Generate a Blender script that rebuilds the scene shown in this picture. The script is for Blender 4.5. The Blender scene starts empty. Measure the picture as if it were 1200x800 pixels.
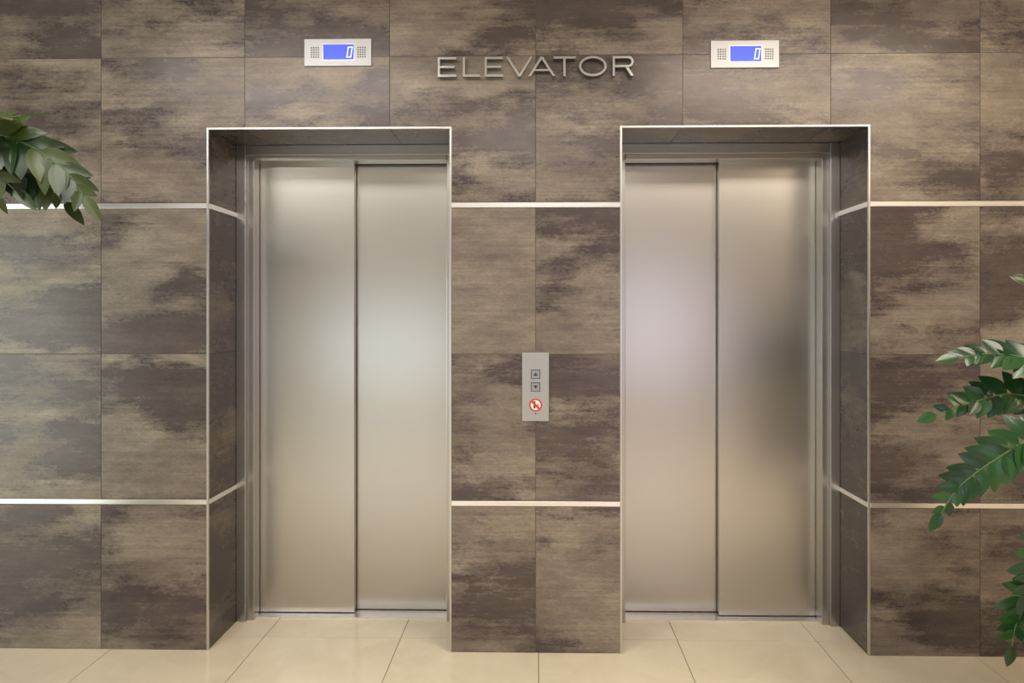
import bpy, math, random
from mathutils import Vector, Matrix
random.seed(7)
sc = bpy.context.scene
sc.view_settings.view_transform = 'Standard'

# ------------------------------------------------------------------ materials
def new_mat(name):
    m = bpy.data.materials.new(name); m.use_nodes = True
    nt = m.node_tree
    b = nt.nodes["Principled BSDF"]
    return m, nt, b
def L(nt, a, b): nt.links.new(a, b)
def simple(name, col, rough=0.5, metal=0.0, emis=None, es=0.0, noise=0.0, nscale=30):
    m, nt, b = new_mat(name)
    b.inputs['Base Color'].default_value = (*col, 1)
    b.inputs['Roughness'].default_value = rough
    b.inputs['Metallic'].default_value = metal
    if emis:
        b.inputs['Emission Color'].default_value = (*emis, 1)
        b.inputs['Emission Strength'].default_value = es
    if noise:
        tc = nt.nodes.new('ShaderNodeTexCoord')
        n = nt.nodes.new('ShaderNodeTexNoise'); n.inputs['Scale'].default_value = nscale
        n.inputs['Detail'].default_value = 4
        L(nt, tc.outputs['Object'], n.inputs['Vector'])
        r = nt.nodes.new('ShaderNodeValToRGB')
        r.color_ramp.elements[0].position = .3; r.color_ramp.elements[1].position = .7
        r.color_ramp.elements[0].color = (*[c*(1-noise) for c in col], 1)
        r.color_ramp.elements[1].color = (*[min(1, c*(1+noise)) for c in col], 1)
        L(nt, n.outputs['Fac'], r.inputs['Fac']); L(nt, r.outputs['Color'], b.inputs['Base Color'])
    return m

def tile_material(name, shift=0.0, gain=1.0):
    m, nt, b = new_mat(name)
    N = nt.nodes.new
    tc = N('ShaderNodeTexCoord')
    at = N('ShaderNodeAttribute'); at.attribute_name = 'rnd'
    sc1 = N('ShaderNodeVectorMath'); sc1.operation = 'SCALE'; sc1.inputs['Scale'].default_value = 37.0
    L(nt, at.outputs['Vector'], sc1.inputs[0])
    add = N('ShaderNodeVectorMath'); add.operation = 'ADD'
    L(nt, tc.outputs['Object'], add.inputs[0]); L(nt, sc1.outputs[0], add.inputs[1])
    def noise(scale, detail, rough, dist, lac=2.0):
        mp = N('ShaderNodeMapping'); mp.inputs['Scale'].default_value = scale
        L(nt, add.outputs[0], mp.inputs['Vector'])
        n = N('ShaderNodeTexNoise'); n.inputs['Scale'].default_value = 1.0
        n.inputs['Detail'].default_value = detail; n.inputs['Roughness'].default_value = rough
        n.inputs['Distortion'].default_value = dist; n.inputs['Lacunarity'].default_value = lac
        L(nt, mp.outputs[0], n.inputs['Vector'])
        return n.outputs['Fac']
    def madd(a, k, c_):
        x = N('ShaderNodeMath'); x.operation = 'MULTIPLY_ADD'
        L(nt, a, x.inputs[0]); x.inputs[1].default_value = k
        if hasattr(c_, 'links'): L(nt, c_, x.inputs[2])
        else: x.inputs[2].default_value = c_
        return x.outputs[0]
    def maprange(a, f0, f1, t0, t1, smooth=False):
        x = N('ShaderNodeMapRange')
        if smooth: x.interpolation_type = 'SMOOTHSTEP'
        x.inputs['From Min'].default_value = f0; x.inputs['From Max'].default_value = f1
        x.inputs['To Min'].default_value = t0; x.inputs['To Max'].default_value = t1
        L(nt, a, x.inputs['Value']); return x.outputs[0]
    big = noise((1.25, 1.8, 3.3), 3, .5, 0)
    mid = noise((4.2, 7, 12.0), 14, .78, .12)
    fine = noise((70, 70, 150), 4, .7, 0)
    streak = noise((2.0, 5, 80), 5, .65, 0)
    s = madd(mid, .56, big); s = madd(streak, .12, s); s = madd(fine, .12, s)   # mean ~ .90
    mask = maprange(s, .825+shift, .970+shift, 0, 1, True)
    tone = noise((2.2, 3, 5.5), 12, .74, .1)
    lr = N('ShaderNodeValToRGB'); c_ = lr.color_ramp
    c_.elements[0].position = .36; c_.elements[0].color = (.138, .110, .095, 1)
    c_.elements[1].position = .66; c_.elements[1].color = (.310, .265, .213, 1)
    e = c_.elements.new(.5); e.color = (.208, .171, .143, 1)
    L(nt, tone, lr.inputs['Fac'])
    dr = N('ShaderNodeValToRGB'); c_ = dr.color_ramp
    c_.elements[0].position = .35; c_.elements[0].color = (.064, .049, .050, 1)
    c_.elements[1].position = .65; c_.elements[1].color = (.128, .100, .094, 1)
    L(nt, mid, dr.inputs['Fac'])
    mix = N('ShaderNodeMix'); mix.data_type = 'RGBA'
    L(nt, mask, mix.inputs[0]); L(nt, dr.outputs['Color'], mix.inputs[6]); L(nt, lr.outputs['Color'], mix.inputs[7])
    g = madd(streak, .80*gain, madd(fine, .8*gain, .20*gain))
    mul = N('ShaderNodeVectorMath'); mul.operation = 'SCALE'
    L(nt, mix.outputs[2], mul.inputs[0]); L(nt, g, mul.inputs['Scale'])
    L(nt, mul.outputs[0], b.inputs['Base Color'])
    rg = maprange(mask, 0, 1, .27, .36)
    L(nt, rg, b.inputs['Roughness'])
    b.inputs['Metallic'].default_value = 0.25
    b.inputs['Specular IOR Level'].default_value = .6
    bp = N('ShaderNodeBump'); bp.inputs['Strength'].default_value = .05; bp.inputs['Distance'].default_value = .002
    L(nt, mid, bp.inputs['Height']); L(nt, bp.outputs[0], b.inputs['Normal'])
    return m

def brushed(name, col, rough, zs=300, xs=6, var=.05):
    m, nt, b = new_mat(name)
    N = nt.nodes.new
    tc = N('ShaderNodeTexCoord'); mp = N('ShaderNodeMapping'); mp.inputs['Scale'].default_value = (zs, zs, xs)
    L(nt, tc.outputs['Object'], mp.inputs['Vector'])
    n = N('ShaderNodeTexNoise'); n.inputs['Scale'].default_value = 1; n.inputs['Detail'].default_value = 3
    L(nt, mp.outputs[0], n.inputs['Vector'])
    mr = N('ShaderNodeMapRange'); mr.inputs['To Min'].default_value = rough-var; mr.inputs['To Max'].default_value = rough+var
    L(nt, n.outputs['Fac'], mr.inputs['Value']); L(nt, mr.outputs[0], b.inputs['Roughness'])
    b.inputs['Base Color'].default_value = (*col, 1); b.inputs['Metallic'].default_value = 1
    return m

def floor_material():
    m, nt, b = new_mat("cream_polished_floor_tile")
    N = nt.nodes.new
    tc = N('ShaderNodeTexCoord'); at = N('ShaderNodeAttribute'); at.attribute_name = 'rnd'
    s = N('ShaderNodeVectorMath'); s.operation = 'SCALE'; s.inputs['Scale'].default_value = 20
    L(nt, at.outputs['Vector'], s.inputs[0])
    a = N('ShaderNodeVectorMath'); a.operation = 'ADD'
    L(nt, tc.outputs['Object'], a.inputs[0]); L(nt, s.outputs[0], a.inputs[1])
    n = N('ShaderNodeTexNoise'); n.inputs['Scale'].default_value = 4; n.inputs['Detail'].default_value = 8
    n.inputs['Roughness'].default_value = .6; n.inputs['Distortion'].default_value = 1.0
    L(nt, a.outputs[0], n.inputs['Vector'])
    r = N('ShaderNodeValToRGB')
    r.color_ramp.elements[0].position = .3; r.color_ramp.elements[0].color = (.72, .62, .47, 1)
    r.color_ramp.elements[1].position = .7; r.color_ramp.elements[1].color = (.81, .72, .57, 1)
    L(nt, n.outputs['Fac'], r.inputs['Fac']); L(nt, r.outputs['Color'], b.inputs['Base Color'])
    b.inputs['Roughness'].default_value = .12
    b.inputs['Specular IOR Level'].default_value = .6
    return m

def leaf_material(name, c1, c2, rough=.28):
    m, nt, b = new_mat(name)
    N = nt.nodes.new
    at = N('ShaderNodeAttribute'); at.attribute_name = 'rnd'
    sx = N('ShaderNodeSeparateXYZ'); L(nt, at.outputs['Vector'], sx.inputs[0])
    r = N('ShaderNodeValToRGB')
    r.color_ramp.elements[0].color = (*c1, 1); r.color_ramp.elements[1].color = (*c2, 1)
    L(nt, sx.outputs['X'], r.inputs['Fac']); L(nt, r.outputs['Color'], b.inputs['Base Color'])
    b.inputs['Roughness'].default_value = rough
    b.inputs['Specular IOR Level'].default_value = .4
    return m

M_TILE = tile_material("oxidised_metal_look_porcelain")
M_TILE_SHADE = tile_material("oxidised_metal_look_porcelain_shaded", shift=.09, gain=.72)  # tile copy with the recess shade darkened into its colour
M_GROUT = simple("tile_grout", (.15, .13, .12), .8, noise=.1)
M_DOOR = brushed("brushed_stainless_door", (.545, .525, .50), .28, zs=1400, xs=5, var=.004)
M_FRAME = simple("brushed_stainless_frame", (.50, .49, .475), .30, 1.0)
M_TRIM = simple("polished_aluminium_trim", (.93, .92, .94), .28, 1.0)
M_EDGE = simple("corner_profile_steel", (.62, .61, .60), .30, 1.0)
M_PLATE = simple("satin_steel_plate", (.48, .48, .50), .42, 1.0)
M_DARK = simple("dark_gap", (.015, .014, .013), .6)
M_FLOOR = floor_material()
M_FGROUT = simple("floor_grout", (.20, .15, .10), .8)
M_CEIL = simple("ceiling_paint", (.72, .70, .66), .7, noise=.02)
M_WALL = simple("beige_plaster", (.40, .36, .31), .7, noise=.05, nscale=3)
M_LETTER = simple("sign_letter_steel", (.42, .42, .42), .25, 1.0)
M_LCD = simple("blue_lcd", (.02, .04, .3), .3, emis=(.065, .12, 1.0), es=.80)
M_DIGIT = simple("lcd_digit", (.7, .8, .9), .4, emis=(.80, .9, 1), es=.7)
M_BLACK = simple("black_plastic", (.02, .02, .025), .4)
M_WHITE = simple("white_print", (.75, .75, .75), .5)
M_RED = simple("red_print", (.55, .05, .03), .5)
M_LEAF = leaf_material("zz_leaf", (.006, .028, .012), (.022, .075, .020), .24)
M_LEAF2 = leaf_material("glossy_broad_leaf", (.008, .028, .008), (.050, .072, .015), .34)
M_DRY = simple("dry_leaf", (.16, .10, .045), .5, noise=.3)
M_STEM = simple("green_stem", (.06, .12, .03), .45, noise=.2)
M_BARK = simple("brown_stem", (.12, .08, .045), .8, noise=.3)
M_POT = simple("planter_ceramic", (.55, .52, .48), .4, noise=.04)
M_SOIL = simple("soil", (.04, .025, .015), .95, noise=.4, nscale=80)
M_WFRAME = simple("window_frame_paint", (.30, .30, .30), .4)

# ------------------------------------------------------------------ mesh builder
class MB:
    def __init__(s): s.v = []; s.f = []; s.m = []; s.r = []
    def face(s, idx, mat=0, r=(0, 0, 0)): s.f.append(idx); s.m.append(mat); s.r.append(r)
    def box(s, x0, x1, y0, y1, z0, z1, mat=0, r=(0, 0, 0)):
        n = len(s.v)
        s.v += [(x0, y0, z0), (x1, y0, z0), (x1, y1, z0), (x0, y1, z0), (x0, y0, z1), (x1, y0, z1), (x1, y1, z1), (x0, y1, z1)]
        for q in ((0, 3, 2, 1), (4, 5, 6, 7), (0, 1, 5, 4), (1, 2, 6, 5), (2, 3, 7, 6), (3, 0, 4, 7)):
            s.face([n+i for i in q], mat, r)
    def prism(s, pts, y0, y1, mat=0):
        n = len(s.v); k = len(pts)
        s.v += [(p[0], y0, p[1]) for p in pts] + [(p[0], y1, p[1]) for p in pts]
        s.face([n+i for i in range(k)], mat)
        s.face([n+k+i for i in reversed(range(k))], mat)
        for i in range(k):
            j = (i+1) % k
            s.face([n+j, n+i, n+k+i, n+k+j], mat)
    def ring(s, cx, cz, ro, ri, y0, y1, mat=0, seg=48, sx=1.0):
        n = len(s.v)
        for y in (y0, y1):
            for i in range(seg):
                a = 2*math.pi*i/seg
                s.v.append((cx+ro[0]*math.cos(a), y, cz+ro[1]*math.sin(a)))
            for i in range(seg):
                a = 2*math.pi*i/seg
                s.v.append((cx+ri[0]*math.cos(a), y, cz+ri[1]*math.sin(a)))
        for i in range(seg):
            j = (i+1) % seg
            s.face([n+i, n+j, n+seg+j, n+seg+i], mat)
            s.face([n+j, n+i, n+2*seg+i, n+2*seg+j], mat)
            s.face([n+seg+i, n+seg+j, n+3*seg+j, n+3*seg+i], mat)
            s.face([n+2*seg+i, n+3*seg+i, n+3*seg+j, n+2*seg+j], mat)
    def disc(s, cx, cz, rad, y0, y1, mat=0, seg=24):
        s.prism([(cx+rad*math.cos(2*math.pi*i/seg), cz+rad*math.sin(2*math.pi*i/seg)) for i in range(seg)], y0, y1, mat)
    def lathe(s, cx, cy, prof, mat=0, seg=40):
        n = len(s.v)
        for (rad, z) in prof:
            for i in range(seg):
                a = 2*math.pi*i/seg
                s.v.append((cx+rad*math.cos(a), cy+rad*math.sin(a), z))
        for k in range(len(prof)-1):
            for i in range(seg):
                j = (i+1) % seg
                s.face([n+k*seg+i, n+k*seg+j, n+(k+1)*seg+j, n+(k+1)*seg+i], mat)
    def tube(s, pts, rad, mat=0, seg=8):
        n = len(s.v)
        for i, p in enumerate(pts):
            t = (pts[min(i+1, len(pts)-1)]-pts[max(i-1, 0)]).normalized()
            u = t.cross(Vector((0, 1, 0.1))).normalized(); w = t.cross(u)
            for k in range(seg):
                a = 2*math.pi*k/seg
                q = p+(u*math.cos(a)+w*math.sin(a))*rad[i]
                s.v.append(tuple(q))
        for i in range(len(pts)-1):
            for k in range(seg):
                j = (k+1) % seg
                s.face([n+i*seg+k, n+i*seg+j, n+(i+1)*seg+j, n+(i+1)*seg+k], mat)
        s.face([n+(len(pts)-1)*seg+k for k in range(seg)], mat)
    def build(s, name, mats, parent=None, smooth=False, bevel=0, solid=0):
        me = bpy.data.meshes.new(name)
        me.from_pydata(s.v, [], s.f)
        for m in mats: me.materials.append(m)
        for p, mi in zip(me.polygons, s.m):
            p.material_index = mi; p.use_smooth = smooth
        a = me.attributes.new('rnd', 'FLOAT_VECTOR', 'FACE')
        a.data.foreach_set('vector', [c for r in s.r for c in r])
        me.update()
        ob = bpy.data.objects.new(name, me); sc.collection.objects.link(ob)
        if parent: ob.parent = parent
        if bevel:
            b = ob.modifiers.new('bevel', 'BEVEL'); b.width = bevel; b.segments = 2; b.limit_method = 'ANGLE'
        return ob
def empty(name, loc=(0, 0, 0)):
    e = bpy.data.objects.new(name, None); e.empty_display_size = .1
    sc.collection.objects.link(e); return e
def rv(): return (random.random(), random.random(), random.random())

# ------------------------------------------------------------------ dimensions
OX0, OX1, OZ = .352, 1.352, 2.15
JD = .270
RW, BACK, CH = 4.2, -6.0, 3.05
ROWS = [(0, .600), (.622, 1.223), (1.223, 1.823), (1.846, 2.446), (2.446, CH)]
STR = [(.600, .622), (1.823, 1.846)]
OPEN = [(-OX1, -OX0), (OX0, OX1)]
G = .0011
CT = .007

def subtract(rect, hole):
    x0, x1, z0, z1 = rect; a0, a1, c0, c1 = hole
    if x1 <= a0 or x0 >= a1 or z1 <= c0 or z0 >= c1: return [rect]
    out = []
    if z1 > c1: out.append((x0, x1, c1, z1)); z1 = c1
    if x0 < a0: out.append((x0, a0, z0, z1))
    if x1 > a1: out.append((a1, x1, z0, z1))
    return out
w = MB()
for (z0, z1) in ROWS:
    for k in range(-7, 7):
        r = rv()
        rects = [(.6*k+G, .6*(k+1)-G, z0+G, z1-G)]
        for (a, b) in OPEN:
            nr = []
            for q in rects: nr += subtract(q, (a-CT, b+CT, -1, OZ+CT))
            rects = nr
        for q in rects: w.box(q[0], q[1], 0, .008, q[2], q[3], 0, r)
for (a, b) in OPEN:
    for (z0, z1) in ROWS:
        z1c = min(z1, OZ)
        if z0 >= OZ: continue
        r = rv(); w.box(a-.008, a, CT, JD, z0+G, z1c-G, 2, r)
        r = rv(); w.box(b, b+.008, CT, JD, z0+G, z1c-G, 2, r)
    xs = sorted([a, b]+[.6*k for k in range(-3, 4) if a < .6*k < b])
    for i in range(len(xs)-1):
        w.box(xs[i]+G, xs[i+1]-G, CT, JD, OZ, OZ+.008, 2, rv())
c = .0022
w.box(-RW, -OX1-c, c, .45, 0, CH, 1)
w.box(OX1+c, RW, c, .45, 0, CH, 1)
w.box(-OX0+c, OX0-c, c, .45, 0, CH, 1)
for (a, b) in OPEN: w.box(a-.01, b+.01, c, .45, OZ+c, CH, 1)
w.box(-RW, RW, .45, .55, 0, CH, 1)
w.build("wall_back", [M_TILE, M_GROUT, M_TILE_SHADE])

n = 0
for (z0, z1) in STR:
    n += 1; t = MB()
    for (x0, x1) in ((-RW, -OX1-CT), (-OX0+CT, OX0-CT), (OX1+CT, RW)):
        t.box(x0, x1, -.003, c, z0+.001, z1-.001)
    for (a, b) in OPEN:
        t.box(a-c, a+.003, CT, JD, z0+.001, z1-.001)
        t.box(b-.003, b+c, CT, JD, z0+.001, z1-.001)
    t.build("trim_%d" % n, [M_TRIM], bevel=.0012)
for (a, b) in OPEN:
    n += 1; t = MB()
    t.box(a-CT, a+.0015, -.0025, CT, 0, OZ+CT)
    t.box(b-.0015, b+CT, -.0025, CT, 0, OZ+CT)
    t.box(a, b, -.0025, CT, OZ-.0015, OZ+CT)
    t.build("trim_%d" % n, [M_EDGE], bevel=.001)

f = MB(); FS = .59
for i in range(-8, 8):
    for j in range(-11, 2):
        x0, x1 = max(-RW, .012+FS*i), min(RW, .012+FS*(i+1))
        y0, y1 = max(BACK, .12+FS*(j-1)), min(.45, .12+FS*j)
        if x1 <= x0 or y1 <= y0: continue
        f.box(x0+.0016, x1-.0016, y0+.0016, y1-.0016, -.012, 0, 0, rv())
f.box(-RW, RW, BACK, .45, -.06, -.002, 1)
f.build("floor", [M_FLOOR, M_FGROUT])

# ------------------------------------------------------------------ elevator doors
def elevator(sign):
    e = empty("elevator_door")
    def X(v): return v*sign
    def bx(mb, xa, xb, *r, **k):
        xa, xb = sorted((X(xa), X(xb))); mb.box(xa, xb, *r, **k)
    fr = MB()
    bx(fr, 1.310, 1.3515, .258, .40, 0, 2.1495)
    bx(fr, 1.278, 1.310, .276, .34, 0, 2.12)
    bx(fr, .3525, .385, .258, .40, 0, 2.1495)
    bx(fr, .385, .402, .276, .34, 0, 2.12)
    bx(fr, .385, 1.310, .262, .40, 2.105, 2.1495)
    bx(fr, .402, 1.278, .272, .345, 2.082, 2.105)
    fr.build("frame", [M_FRAME], e, bevel=.0015)
    p = MB(); bx(p, .838, 1.300, .345, .372, .008, 2.10); p.build("door_panel_outer", [M_DOOR], e, bevel=.003)
    p = MB(); bx(p, .37, .866, .384, .410, .008, 2.10); p.build("door_panel_inner", [M_DOOR], e, bevel=.003)
    s = MB()
    bx(s, .386, 1.3095, .300, .342, .0002, .006)
    bx(s, .386, 1.3095, .346, .358, .0002, .005)
    bx(s, .386, 1.3095, .366, .381, .0002, .005)
    bx(s, .386, 1.3095, .385, .396, .0002, .005)
    s.build("sill", [M_TRIM], e)
    d = MB(); bx(d, .36, 1.345, .415, .445, .001, 2.148); d.build("shaft_blanking", [M_DARK], e)
    return e
elevator(-1); elevator(1)

def indicator(cx, cz):
    e = empty("elevator_floor_indicator")
    W, H = .278, .112
    b = MB(); b.box(cx-W/2, cx+W/2, -.007, 0, cz-H/2, cz+H/2); b.build("plate", [M_PLATE], e, bevel=.0015)
    bz = MB()
    x0, x1, z0, z1 = cx-.060, cx+.066, cz-.030, cz+.032
    bz.box(x0-.004, x1+.004, -.0078, -.0068, z0-.004, z1+.004, 0)
    bz.build("bezel", [M_FRAME], e)
    l = MB(); l.box(x0, x1, -.0086, -.0074, z0, z1); l.build("lcd_screen", [M_LCD], e)
    dg = MB(); dx, h, wd, t = cx+.049, .044, .020, .0042
    def sk(px, pz): return (dx+px+(pz)*.16, cz+pz)
    def seg(ax, az, bx_, bz_):
        dg.prism([sk(ax, az), sk(bx_, az), sk(bx_, bz_), sk(ax, bz_)], -.0092, -.0084)
    seg(-wd/2, -h/2, -wd/2+t, h/2); seg(wd/2-t, -h/2, wd/2, h/2)
    seg(-wd/2, h/2-t, wd/2, h/2); seg(-wd/2, -h/2, wd/2, -h/2+t)
    dg.build("digit_zero", [M_DIGIT], e)
    ho = MB()
    for gx in (cx-.094, cx+.098):
        for i in range(4):
            for j in range(5):
                ho.disc(gx+(i-1.5)*.0095, cz+(j-2)*.0095, .0030, -.0078, -.0068, 0, 10)
    ho.build("speaker_holes", [M_BLACK], e)
indicator(-.8125, 2.462); indicator(.851, 2.444)

e = empty("elevator_call_panel")
b = MB(); b.box(-.055, .055, -.009, 0, .950, 1.230); b.build("plate", [M_PLATE], e, bevel=.0015)
def tri(mb, cx, cz, r, up, y0, y1, mat=0):
    s_ = 1 if up else -1
    pts = [(cx-r, cz-s_*r*.7), (cx+r, cz-s_*r*.7), (cx, cz+s_*r*.8)]
    if not up: pts = [pts[1], pts[0], pts[2]]
    mb.prism(pts, y0, y1, mat)
for nm, zc, up in (("button_up", 1.142, True), ("button_down", 1.090, False)):
    k = MB()
    k.box(-.019, .019, -.0105, -.0085, zc-.019, zc+.019, 0)
    k.box(-.0165, .0165, -.0125, -.010, zc-.0165, zc+.0165, 1)
    tri(k, 0, zc, .0085, up, -.0133, -.0120, 2)
    k.build(nm, [M_BLACK, simple(nm+"_face", (.26, .27, .33), .4), M_BLACK], e)
k = MB(); zc = 1.016
k.disc(0, zc, .0225, -.0098, -.0088, 0)
k.ring(0, zc, (.0265, .0265), (.0205, .0205), -.0106, -.0090, 1)
k.box(-.008, -.001, -.0104, -.0096, zc-.013, zc+.010, 2)
k.disc(-.0045, zc+.013, .0035, -.0104, -.0096, 2, 12)
k.prism([(.002, zc-.012), (.012, zc-.012), (.013, zc-.002), (.008, zc+.008), (.004, zc-.001)], -.0104, -.0096, 3)
d_ = .0028; a_ = .0148
k.prism([(-a_-d_, zc+a_-d_), (a_-d_, zc-a_-d_), (a_+d_, zc-a_+d_), (-a_+d_, zc+a_+d_)], -.0110, -.0100, 1)
k.build("fire_warning_pictogram", [M_WHITE, M_RED, M_BLACK, simple("orange_print", (.75, .22, .04), .5)], e)
k = MB(); k.disc(0, .980, .003, -.0096, -.0088, 0, 12); k.build("key_pin", [M_BLACK], e)

# ------------------------------------------------------------------ ELEVATOR lettering
e = empty("elevator_sign_lettering")
ZB, HT, SW = 2.352, .080, .0090
YF, YB = -.026, -.012
def letter(ch, x0, x1):
    mb = MB(); T = ZB+HT; h = SW/2
    if ch == 'E':
        mb.prism([(x0, ZB), (x1, ZB), (x1, ZB+SW), (x0+SW, ZB+SW), (x0+SW, ZB+HT/2-h), (x1-.008, ZB+HT/2-h), (x1-.008, ZB+HT/2+h),
                  (x0+SW, ZB+HT/2+h), (x0+SW, T-SW), (x1, T-SW), (x1, T), (x0, T)], YF, YB)
    elif ch == 'L':
        mb.prism([(x0, ZB), (x1, ZB), (x1, ZB+SW), (x0+SW, ZB+SW), (x0+SW, T), (x0, T)], YF, YB)
    elif ch in 'VA':
        m = (x0+x1)/2; s_ = SW*1.12
        P = [(x0, T), (m-s_/2, ZB), (m+s_/2, ZB), (x1, T), (x1-s_, T), (m, ZB+SW*1.25), (x0+s_, T)]
        if ch == 'A':
            P = [(x, 2*ZB+HT-z) for x, z in P][::-1]
            z_ = ZB+.022
            mb.box(x0+.018, x1-.018, YF+.001, YB, z_, z_+SW*.85)
        mb.prism(P, YF, YB)
    elif ch == 'T':
        m = (x0+x1)/2
        mb.prism([(m-h, ZB), (m+h, ZB), (m+h, T-SW), (x1, T-SW), (x1, T), (x0, T), (x0, T-SW), (m-h, T-SW)], YF, YB)
    elif ch == 'O':
        cx = (x0+x1)/2; rx = (x1-x0)/2; rz = HT/2+.001
        mb.ring(cx, ZB+HT/2, (rx, rz), (rx-SW, rz-SW), YF, YB)
    elif ch == 'R':
        mb.box(x0, x0+SW, YF, YB, ZB, T)
        zc = T-.0225
        xr = x1-.0225-.001
        out = [(x0+SW, T)]; inn = [(x0+SW, T-SW)]
        for i in range(13):
            a = math.pi/2-math.pi*i/12
            out.append((xr+.0225*math.cos(a), zc+.0225*math.sin(a)))
            inn.append((xr+(.0225-SW)*math.cos(a), zc+(.0225-SW)*math.sin(a)))
        out.append((x0+SW, zc-.0225)); inn.append((x0+SW, zc-.0225+SW))
        for i in range(len(out)-1):
            mb.prism([inn[i], inn[i+1], out[i+1], out[i]], YF, YB)
        mb.prism([(xr-.012, zc-.0215), (x1-.012, ZB), (x1, ZB), (xr+.001, zc-.0215)], YF, YB)
    # stand-off pins behind the letters
    if ch in 'ELR': pins = [(x0+SW/2, ZB+.006), (x0+SW/2, T-.006)]
    elif ch == 'T': pins = [((x0+x1)/2, ZB+.006), ((x0+x1)/2, T-.006)]
    elif ch == 'V': pins = [((x0+x1)/2, ZB+.006)]
    elif ch == 'A': pins = [((x0+x1)/2, T-.006)]
    else: pins = [(x0+SW/2, ZB+HT/2), (x1-SW/2, ZB+HT/2)]
    for px, pz in pins: mb.box(px-.002, px+.002, YB-.001, 0, pz-.002, pz+.002)
    mb.build("letter_"+ch.lower(), [M_LETTER], e)
for ch, a, b_ in (('E', -.398, -.322), ('L', -.296, -.226), ('E', -.207, -.132), ('V', -.120, -.012), ('A', -.030, .080),
                  ('T', .072, .162), ('O', .176, .288), ('R', .312, .398)):
    letter(ch, a, b_)

# ------------------------------------------------------------------ plants
def spline(ctrl, n=24):
    P = [Vector(p) for p in ctrl]; P = [2*P[0]-P[1]]+P+[2*P[-1]-P[-2]]
    out = []
    segs = len(P)-3
    for s_ in range(segs):
        for i in range(n):
            t = i/n; p0, p1, p2, p3 = P[s_:s_+4]
            out.append(.5*((2*p1)+(-p0+p2)*t+(2*p0-5*p1+4*p2-p3)*t*t+(-p0+3*p1-3*p2+p3)*t**3))
    out.append(P[-2]); return out
def resample(P, step=.01):
    out = [P[0].copy()]; acc = 0
    for a, b in zip(P[:-1], P[1:]):
        d = (b-a).length; pos = step-acc
        while pos <= d:
            out.append(a+(b-a)*(pos/d)); pos += step
        acc = (acc+d) % step
    out.append(P[-1].copy()); return out
def leaf(mb, base, direction, up, length, width, mat=0, fold=.2, droop=.2):
    d = direction.normalized(); side = d.cross(up).normalized(); nrm = side.cross(d).normalized()
    r = rv(); n = len(mb.v); S = 10
    for i in range(S+1):
        t = i/S
        wv = width*.5*max(.03, (math.sin(math.pi*t**.85)**.72 if 0 < t < 1 else 0)*(1-.25*t*t))
        c_ = base+d*length*t-nrm*droop*length*t*t
        for sgn in (-1, -.5, 0, .5, 1):
            q = c_+side*wv*sgn+nrm*(abs(sgn)*wv*fold*2-abs(sgn)**2*wv*fold*.8)
            mb.v.append(tuple(q))
    for i in range(S):
        for k in range(4):
            a = n+i*5+k
            mb.face([a, a+1, a+6, a+5], mat, r)
def frond(mb, ctrl, L0=.084, W0=.050, gap=.034, bare=.35, up=Vector((0, -.9, .35)), rad=.006, spread=62, jit=.16, droopv=0.0, dry=0, lift=.18):
    P = resample(spline(ctrl, 16), .008); n = len(P)
    mb.tube(P, [rad*(1-.7*i/n) for i in range(n)], 1)
    total = n*.008; k0 = total*bare; K = max(1, int((total-k0)/gap))
    for k in range(K):
        i = min(int((k0+gap*k)/.008), n-2); p = P[i]; tg = (P[min(i+2, n-1)]-P[max(0, i-1)]).normalized()
        sd = tg.cross(up).normalized(); nn = sd.cross(tg)
        u = k/K
        f_ = .78+.30*math.sin(math.pi*min(1, u*1.1))-.28*max(0, u-.7)/.3
        for sgn in (-1, 1):
            an = math.radians(spread-24*u+random.uniform(-10, 10))
            d = tg*math.cos(an)+sd*sgn*math.sin(an)+nn*random.uniform(-.10, lift)+Vector((0, 0, -droopv*random.uniform(.6, 1.3)))
            leaf(mb, p+tg*(random.uniform(-.004, .004)+sgn*gap*.22), d,
                 nn+sd*sgn*-.12+Vector((random.uniform(-jit, jit), random.uniform(-jit, jit), random.uniform(-jit, jit))),
                 L0*f_*random.uniform(.9, 1.1), W0*f_*random.uniform(.9, 1.05), 3 if random.random() < dry else 0, .10, random.uniform(.02, .2))
    leaf(mb, P[-1], (P[-1]-P[-4]), up, L0*.75, W0*.7, 0, .1, .1)

def pot(cx, cy, parent, h=.55, r=.20):
    m = MB()
    m.lathe(cx, cy, [(0.001, .0), (r*.72, .0), (r*.76, .01), (r*.92, h*.6), (r, h-.03), (r*1.04, h-.03), (r*1.04, h), (r*.94, h), (r*.92, h-.05)], 0, 48)
    m.build("planter", [M_POT], parent)
    s_ = MB(); s_.lathe(cx, cy, [(r*.93, h-.045), (r*.5, h-.035), (.001, h-.03)], 0, 32); s_.build("soil", [M_SOIL], parent)

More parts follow.
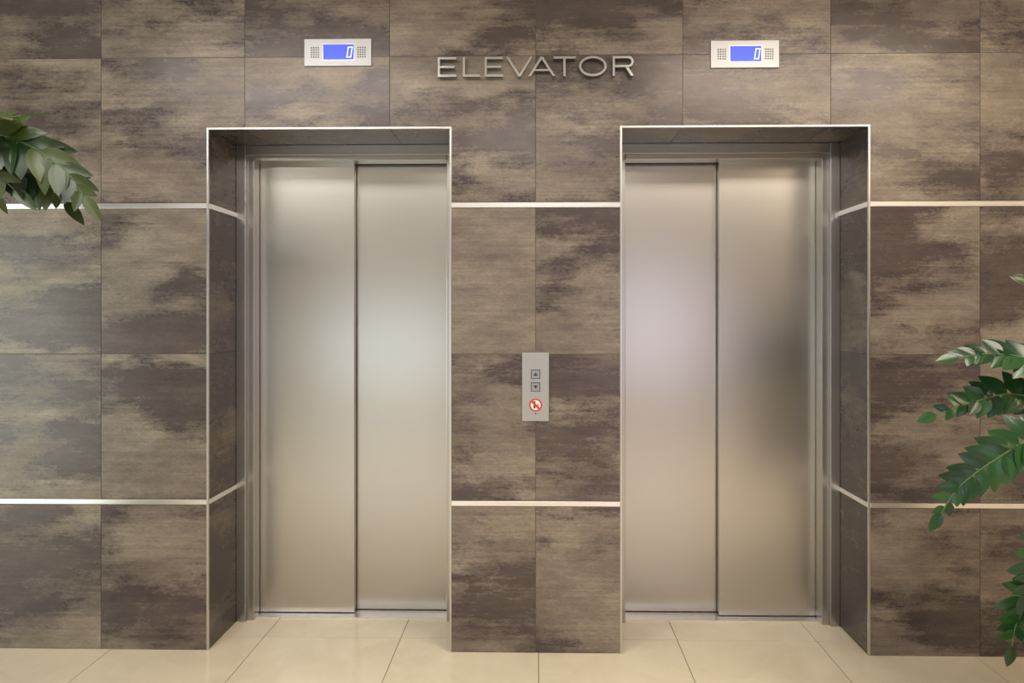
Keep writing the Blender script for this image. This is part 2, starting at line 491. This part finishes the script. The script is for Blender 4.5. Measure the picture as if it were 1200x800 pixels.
zz = empty("potted_zz_plant"); PX, PY, PH = 1.80, -.82, .50
pot(PX, PY, zz, PH, .21)
m = MB(); B = lambda dx=0, dy=0: (PX+dx, PY+dy, PH-.04)
UF = Vector((0, -.95, .3))
frond(m, [B(-.03), (1.72, -.82, .95), (1.58, -.83, 1.19), (1.42, -.82, 1.255), (1.32, -.80, 1.27), (1.225, -.80, 1.26)], up=Vector((.0, -.75, .6)), bare=.5, L0=.084)
frond(m, [B(-.05, .02), (1.70, -.78, .85), (1.56, -.77, 1.09), (1.41, -.77, 1.150), (1.28, -.77, 1.125), (1.180, -.77, 1.090)], bare=.45, up=UF, L0=.078)
frond(m, [B(-.07), (1.66, -.84, .80), (1.55, -.85, .99), (1.42, -.84, 1.030), (1.31, -.83, .97), (1.215, -.82, .89), (1.165, -.82, .815)], bare=.42, up=UF)
frond(m, [B(-.08, -.03), (1.66, -.86, .66), (1.56, -.86, .76), (1.47, -.86, .74), (1.40, -.86, .67), (1.375, -.86, .60)], bare=.3, up=UF)
frond(m, [B(-.08, .03), (1.66, -.80, .60), (1.54, -.79, .63), (1.45, -.79, .57), (1.40, -.79, .49), (1.385, -.79, .42)], bare=.3, up=UF)
frond(m, [B(-.10, -.05), (1.64, -.86, .56), (1.55, -.87, .58), (1.47, -.88, .52), (1.42, -.88, .43), (1.41, -.88, .36)], bare=.3, up=UF)
frond(m, [B(0, .02), (1.76, -.80, 1.0), (1.67, -.80, 1.28), (1.54, -.80, 1.43), (1.435, -.80, 1.475)], up=UF)
for i in range(7):
    a = -.9+i*.5; rr = random.uniform(.25, .4); hh = random.uniform(.6, .95)
    dx, dy = math.cos(a), math.sin(a)
    frond(m, [B(dx*.05, dy*.05), (PX+dx*rr*.35, PY+dy*rr*.35, PH+hh*.5), (PX+dx*rr*.7, PY+dy*rr*.7, PH+hh*.85), (PX+dx*rr*1.1, PY+dy*rr*1.1, PH+hh)])
m.build("fronds", [M_LEAF, M_STEM], zz, smooth=True)

lp = empty("potted_broadleaf_plant"); PX, PY, PH = -2.05, -.80, .50
pot(PX, PY, lp, PH, .22)
m = MB()
trunk = spline([(PX, PY, PH-.04), (PX+.03, PY, 1.0), (PX+.01, PY+.01, 1.5), (PX+.05, PY, 1.88)], 12)
m.tube(trunk, [.022*(1-.5*i/len(trunk)) for i in range(len(trunk))], 2)
T = Vector(trunk[-1])
def branch(c, **k): frond(m, [tuple(T-Vector((0, 0, .06)))]+c, **k)
kw = dict(L0=.120, W0=.052, gap=.038, bare=.3, rad=.006, spread=58, jit=.3, droopv=.35, lift=.35)
branch([(-1.80, -.80, 1.89), (-1.62, -.80, 1.92), (-1.50, -.80, 1.885), (-1.395, -.80, 1.815), (-1.335, -.80, 1.735)], up=Vector((.3, -.9, .3)), **kw)
branch([(-1.82, -.84, 1.95), (-1.68, -.86, 1.955), (-1.57, -.86, 1.945), (-1.475, -.86, 1.955)], up=Vector((.1, -.5, .85)), **{**kw, 'droopv': .05, 'L0': .10, 'dry': .3})
branch([(-1.85, -.76, 1.84), (-1.70, -.74, 1.86), (-1.58, -.73, 1.83), (-1.48, -.73, 1.77), (-1.44, -.73, 1.73)], up=Vector((.3, -.8, .5)), **kw)
branch([(-1.85, -.80, 1.80), (-1.72, -.79, 1.84), (-1.62, -.78, 1.81), (-1.56, -.78, 1.76)], up=Vector((.2, -.9, .4)), **kw)
for i in range(8):
    a = .7+i*.6; dx, dy = math.cos(a), math.sin(a)
    branch([(PX+.05+dx*.15, PY+dy*.15, 1.98), (PX+.05+dx*.3, PY+dy*.3, 1.96), (PX+.05+dx*.38, PY+dy*.38, 1.82)], **kw)
m.build("foliage", [M_LEAF2, M_STEM, M_BARK, M_DRY], lp, smooth=True)

# ------------------------------------------------------------------ rest of lobby
def wallbox(name, *b, mat=M_WALL):
    q = MB(); q.box(*b); return q.build(name, [mat])
cm = MB(); cm.box(-RW, RW, BACK, .55, CH, CH+.1); cm.build("ceiling", [M_CEIL])
wallbox("wall_left", -RW-.1, -RW, BACK, .55, 0, CH)
wallbox("wall_right", RW, RW+.1, BACK, .55, 0, CH)
wallbox("wall_front", -RW-.1, RW+.1, BACK-.1, BACK, 0, CH)

def area(name, loc, rot, sx, sy, col, watts, parent=None):
    l = bpy.data.lights.new(name, 'AREA'); l.shape = 'RECTANGLE'; l.size = sx; l.size_y = sy
    l.color = col; l.energy = watts
    o = bpy.data.objects.new(name, l); sc.collection.objects.link(o); o.location = loc; o.rotation_euler = rot
    if parent: o.parent = parent
    return o
def added_window(name, wall, c0, c1, z0, z1, col, watts):  # unseen framed area light, added for door and wall reflections
    e = empty(name); q = MB(); t = .05
    bars = [(c0-t, c0, z0-t, z1+t), (c1, c1+t, z0-t, z1+t), (c0, c1, z0-t, z0), (c0, c1, z1, z1+t)]
    mid = (c0+c1)/2; bars.append((mid-t/2, mid+t/2, z0, z1))
    for (a, b, p, r) in bars:
        if wall == 'F': q.box(a, b, BACK, BACK+.07, p, r)
        if wall == 'L': q.box(-RW, -RW+.07, a, b, p, r)
        if wall == 'R': q.box(RW-.07, RW, a, b, p, r)
    q.build("added_window_frame", [M_WFRAME], e)
    cz = (z0+z1)/2
    if wall == 'F': area("reflection_light", (mid, BACK+.04, cz), (math.pi/2, 0, 0), c1-c0, z1-z0, col, watts, e)
    if wall == 'L': area("reflection_light", (-RW+.04, mid, cz), (0, -math.pi/2, 0), z1-z0, c1-c0, col, watts, e)
    if wall == 'R': area("reflection_light", (RW-.04, mid, cz), (0, math.pi/2, 0), z1-z0, c1-c0, col, watts, e)
added_window("added_window_1", 'F', -3.0, -1.0, .3, 1.5, (.84, .95, 1.0), 14)  # unseen, added to shape the gradient on the left doors
added_window("added_window_2", 'F', .8, 2.3, .4, 2.0, (.82, .80, 1.0), 14)  # unseen lavender light, added to tint the right doors
added_window("added_window_3", 'L', -3.4, -1.6, .05, 2.2, (.86, 1.0, .90), 48)  # unseen, added for the greenish glare low on the left tiles
def panel(cx, cy, sx, sy, col, watts):
    e = empty("ceiling_light_panel"); q = MB(); t = .03
    q.box(cx-sx/2-t, cx+sx/2+t, cy-sy/2-t, cy-sy/2, CH-.03, CH); q.box(cx-sx/2-t, cx+sx/2+t, cy+sy/2, cy+sy/2+t, CH-.03, CH)
    q.box(cx-sx/2-t, cx-sx/2, cy-sy/2, cy+sy/2, CH-.03, CH); q.box(cx+sx/2, cx+sx/2+t, cy-sy/2, cy+sy/2, CH-.03, CH)
    q.build("housing", [M_WFRAME], e)
    area("lamp", (cx, cy, CH-.015), (0, 0, 0), sx, sy, col, watts, e)
panel(-1.7, -2.0, 1.8, .6, (1, .96, .90), 45)
panel(1.7, -2.0, 1.8, .6, (1, .90, .76), 58)
panel(0, -3.4, 1.2, .6, (1, .95, .88), 38)
panel(3.1, -3.0, .6, 1.2, (1, .80, .54), 44)
panel(-3.0, -4.4, 1.2, .6, (1, .97, .93), 22)

wd = bpy.data.worlds.new("world"); sc.world = wd; wd.use_nodes = True
wd.node_tree.nodes["Background"].inputs[0].default_value = (.8, .85, 1, 1)
wd.node_tree.nodes["Background"].inputs[1].default_value = .3

# ------------------------------------------------------------------ camera
cam = bpy.data.cameras.new("camera"); co = bpy.data.objects.new("camera", cam); sc.collection.objects.link(co)
cam.sensor_fit = 'HORIZONTAL'; cam.sensor_width = 36; cam.lens = 24
co.location = (.008, -2.797, 1.38); co.rotation_euler = (math.pi/2, 0, math.radians(1.0))
cam.shift_x = -16/1200; cam.shift_y = -30/1200
cam.clip_start = .05
sc.camera = co
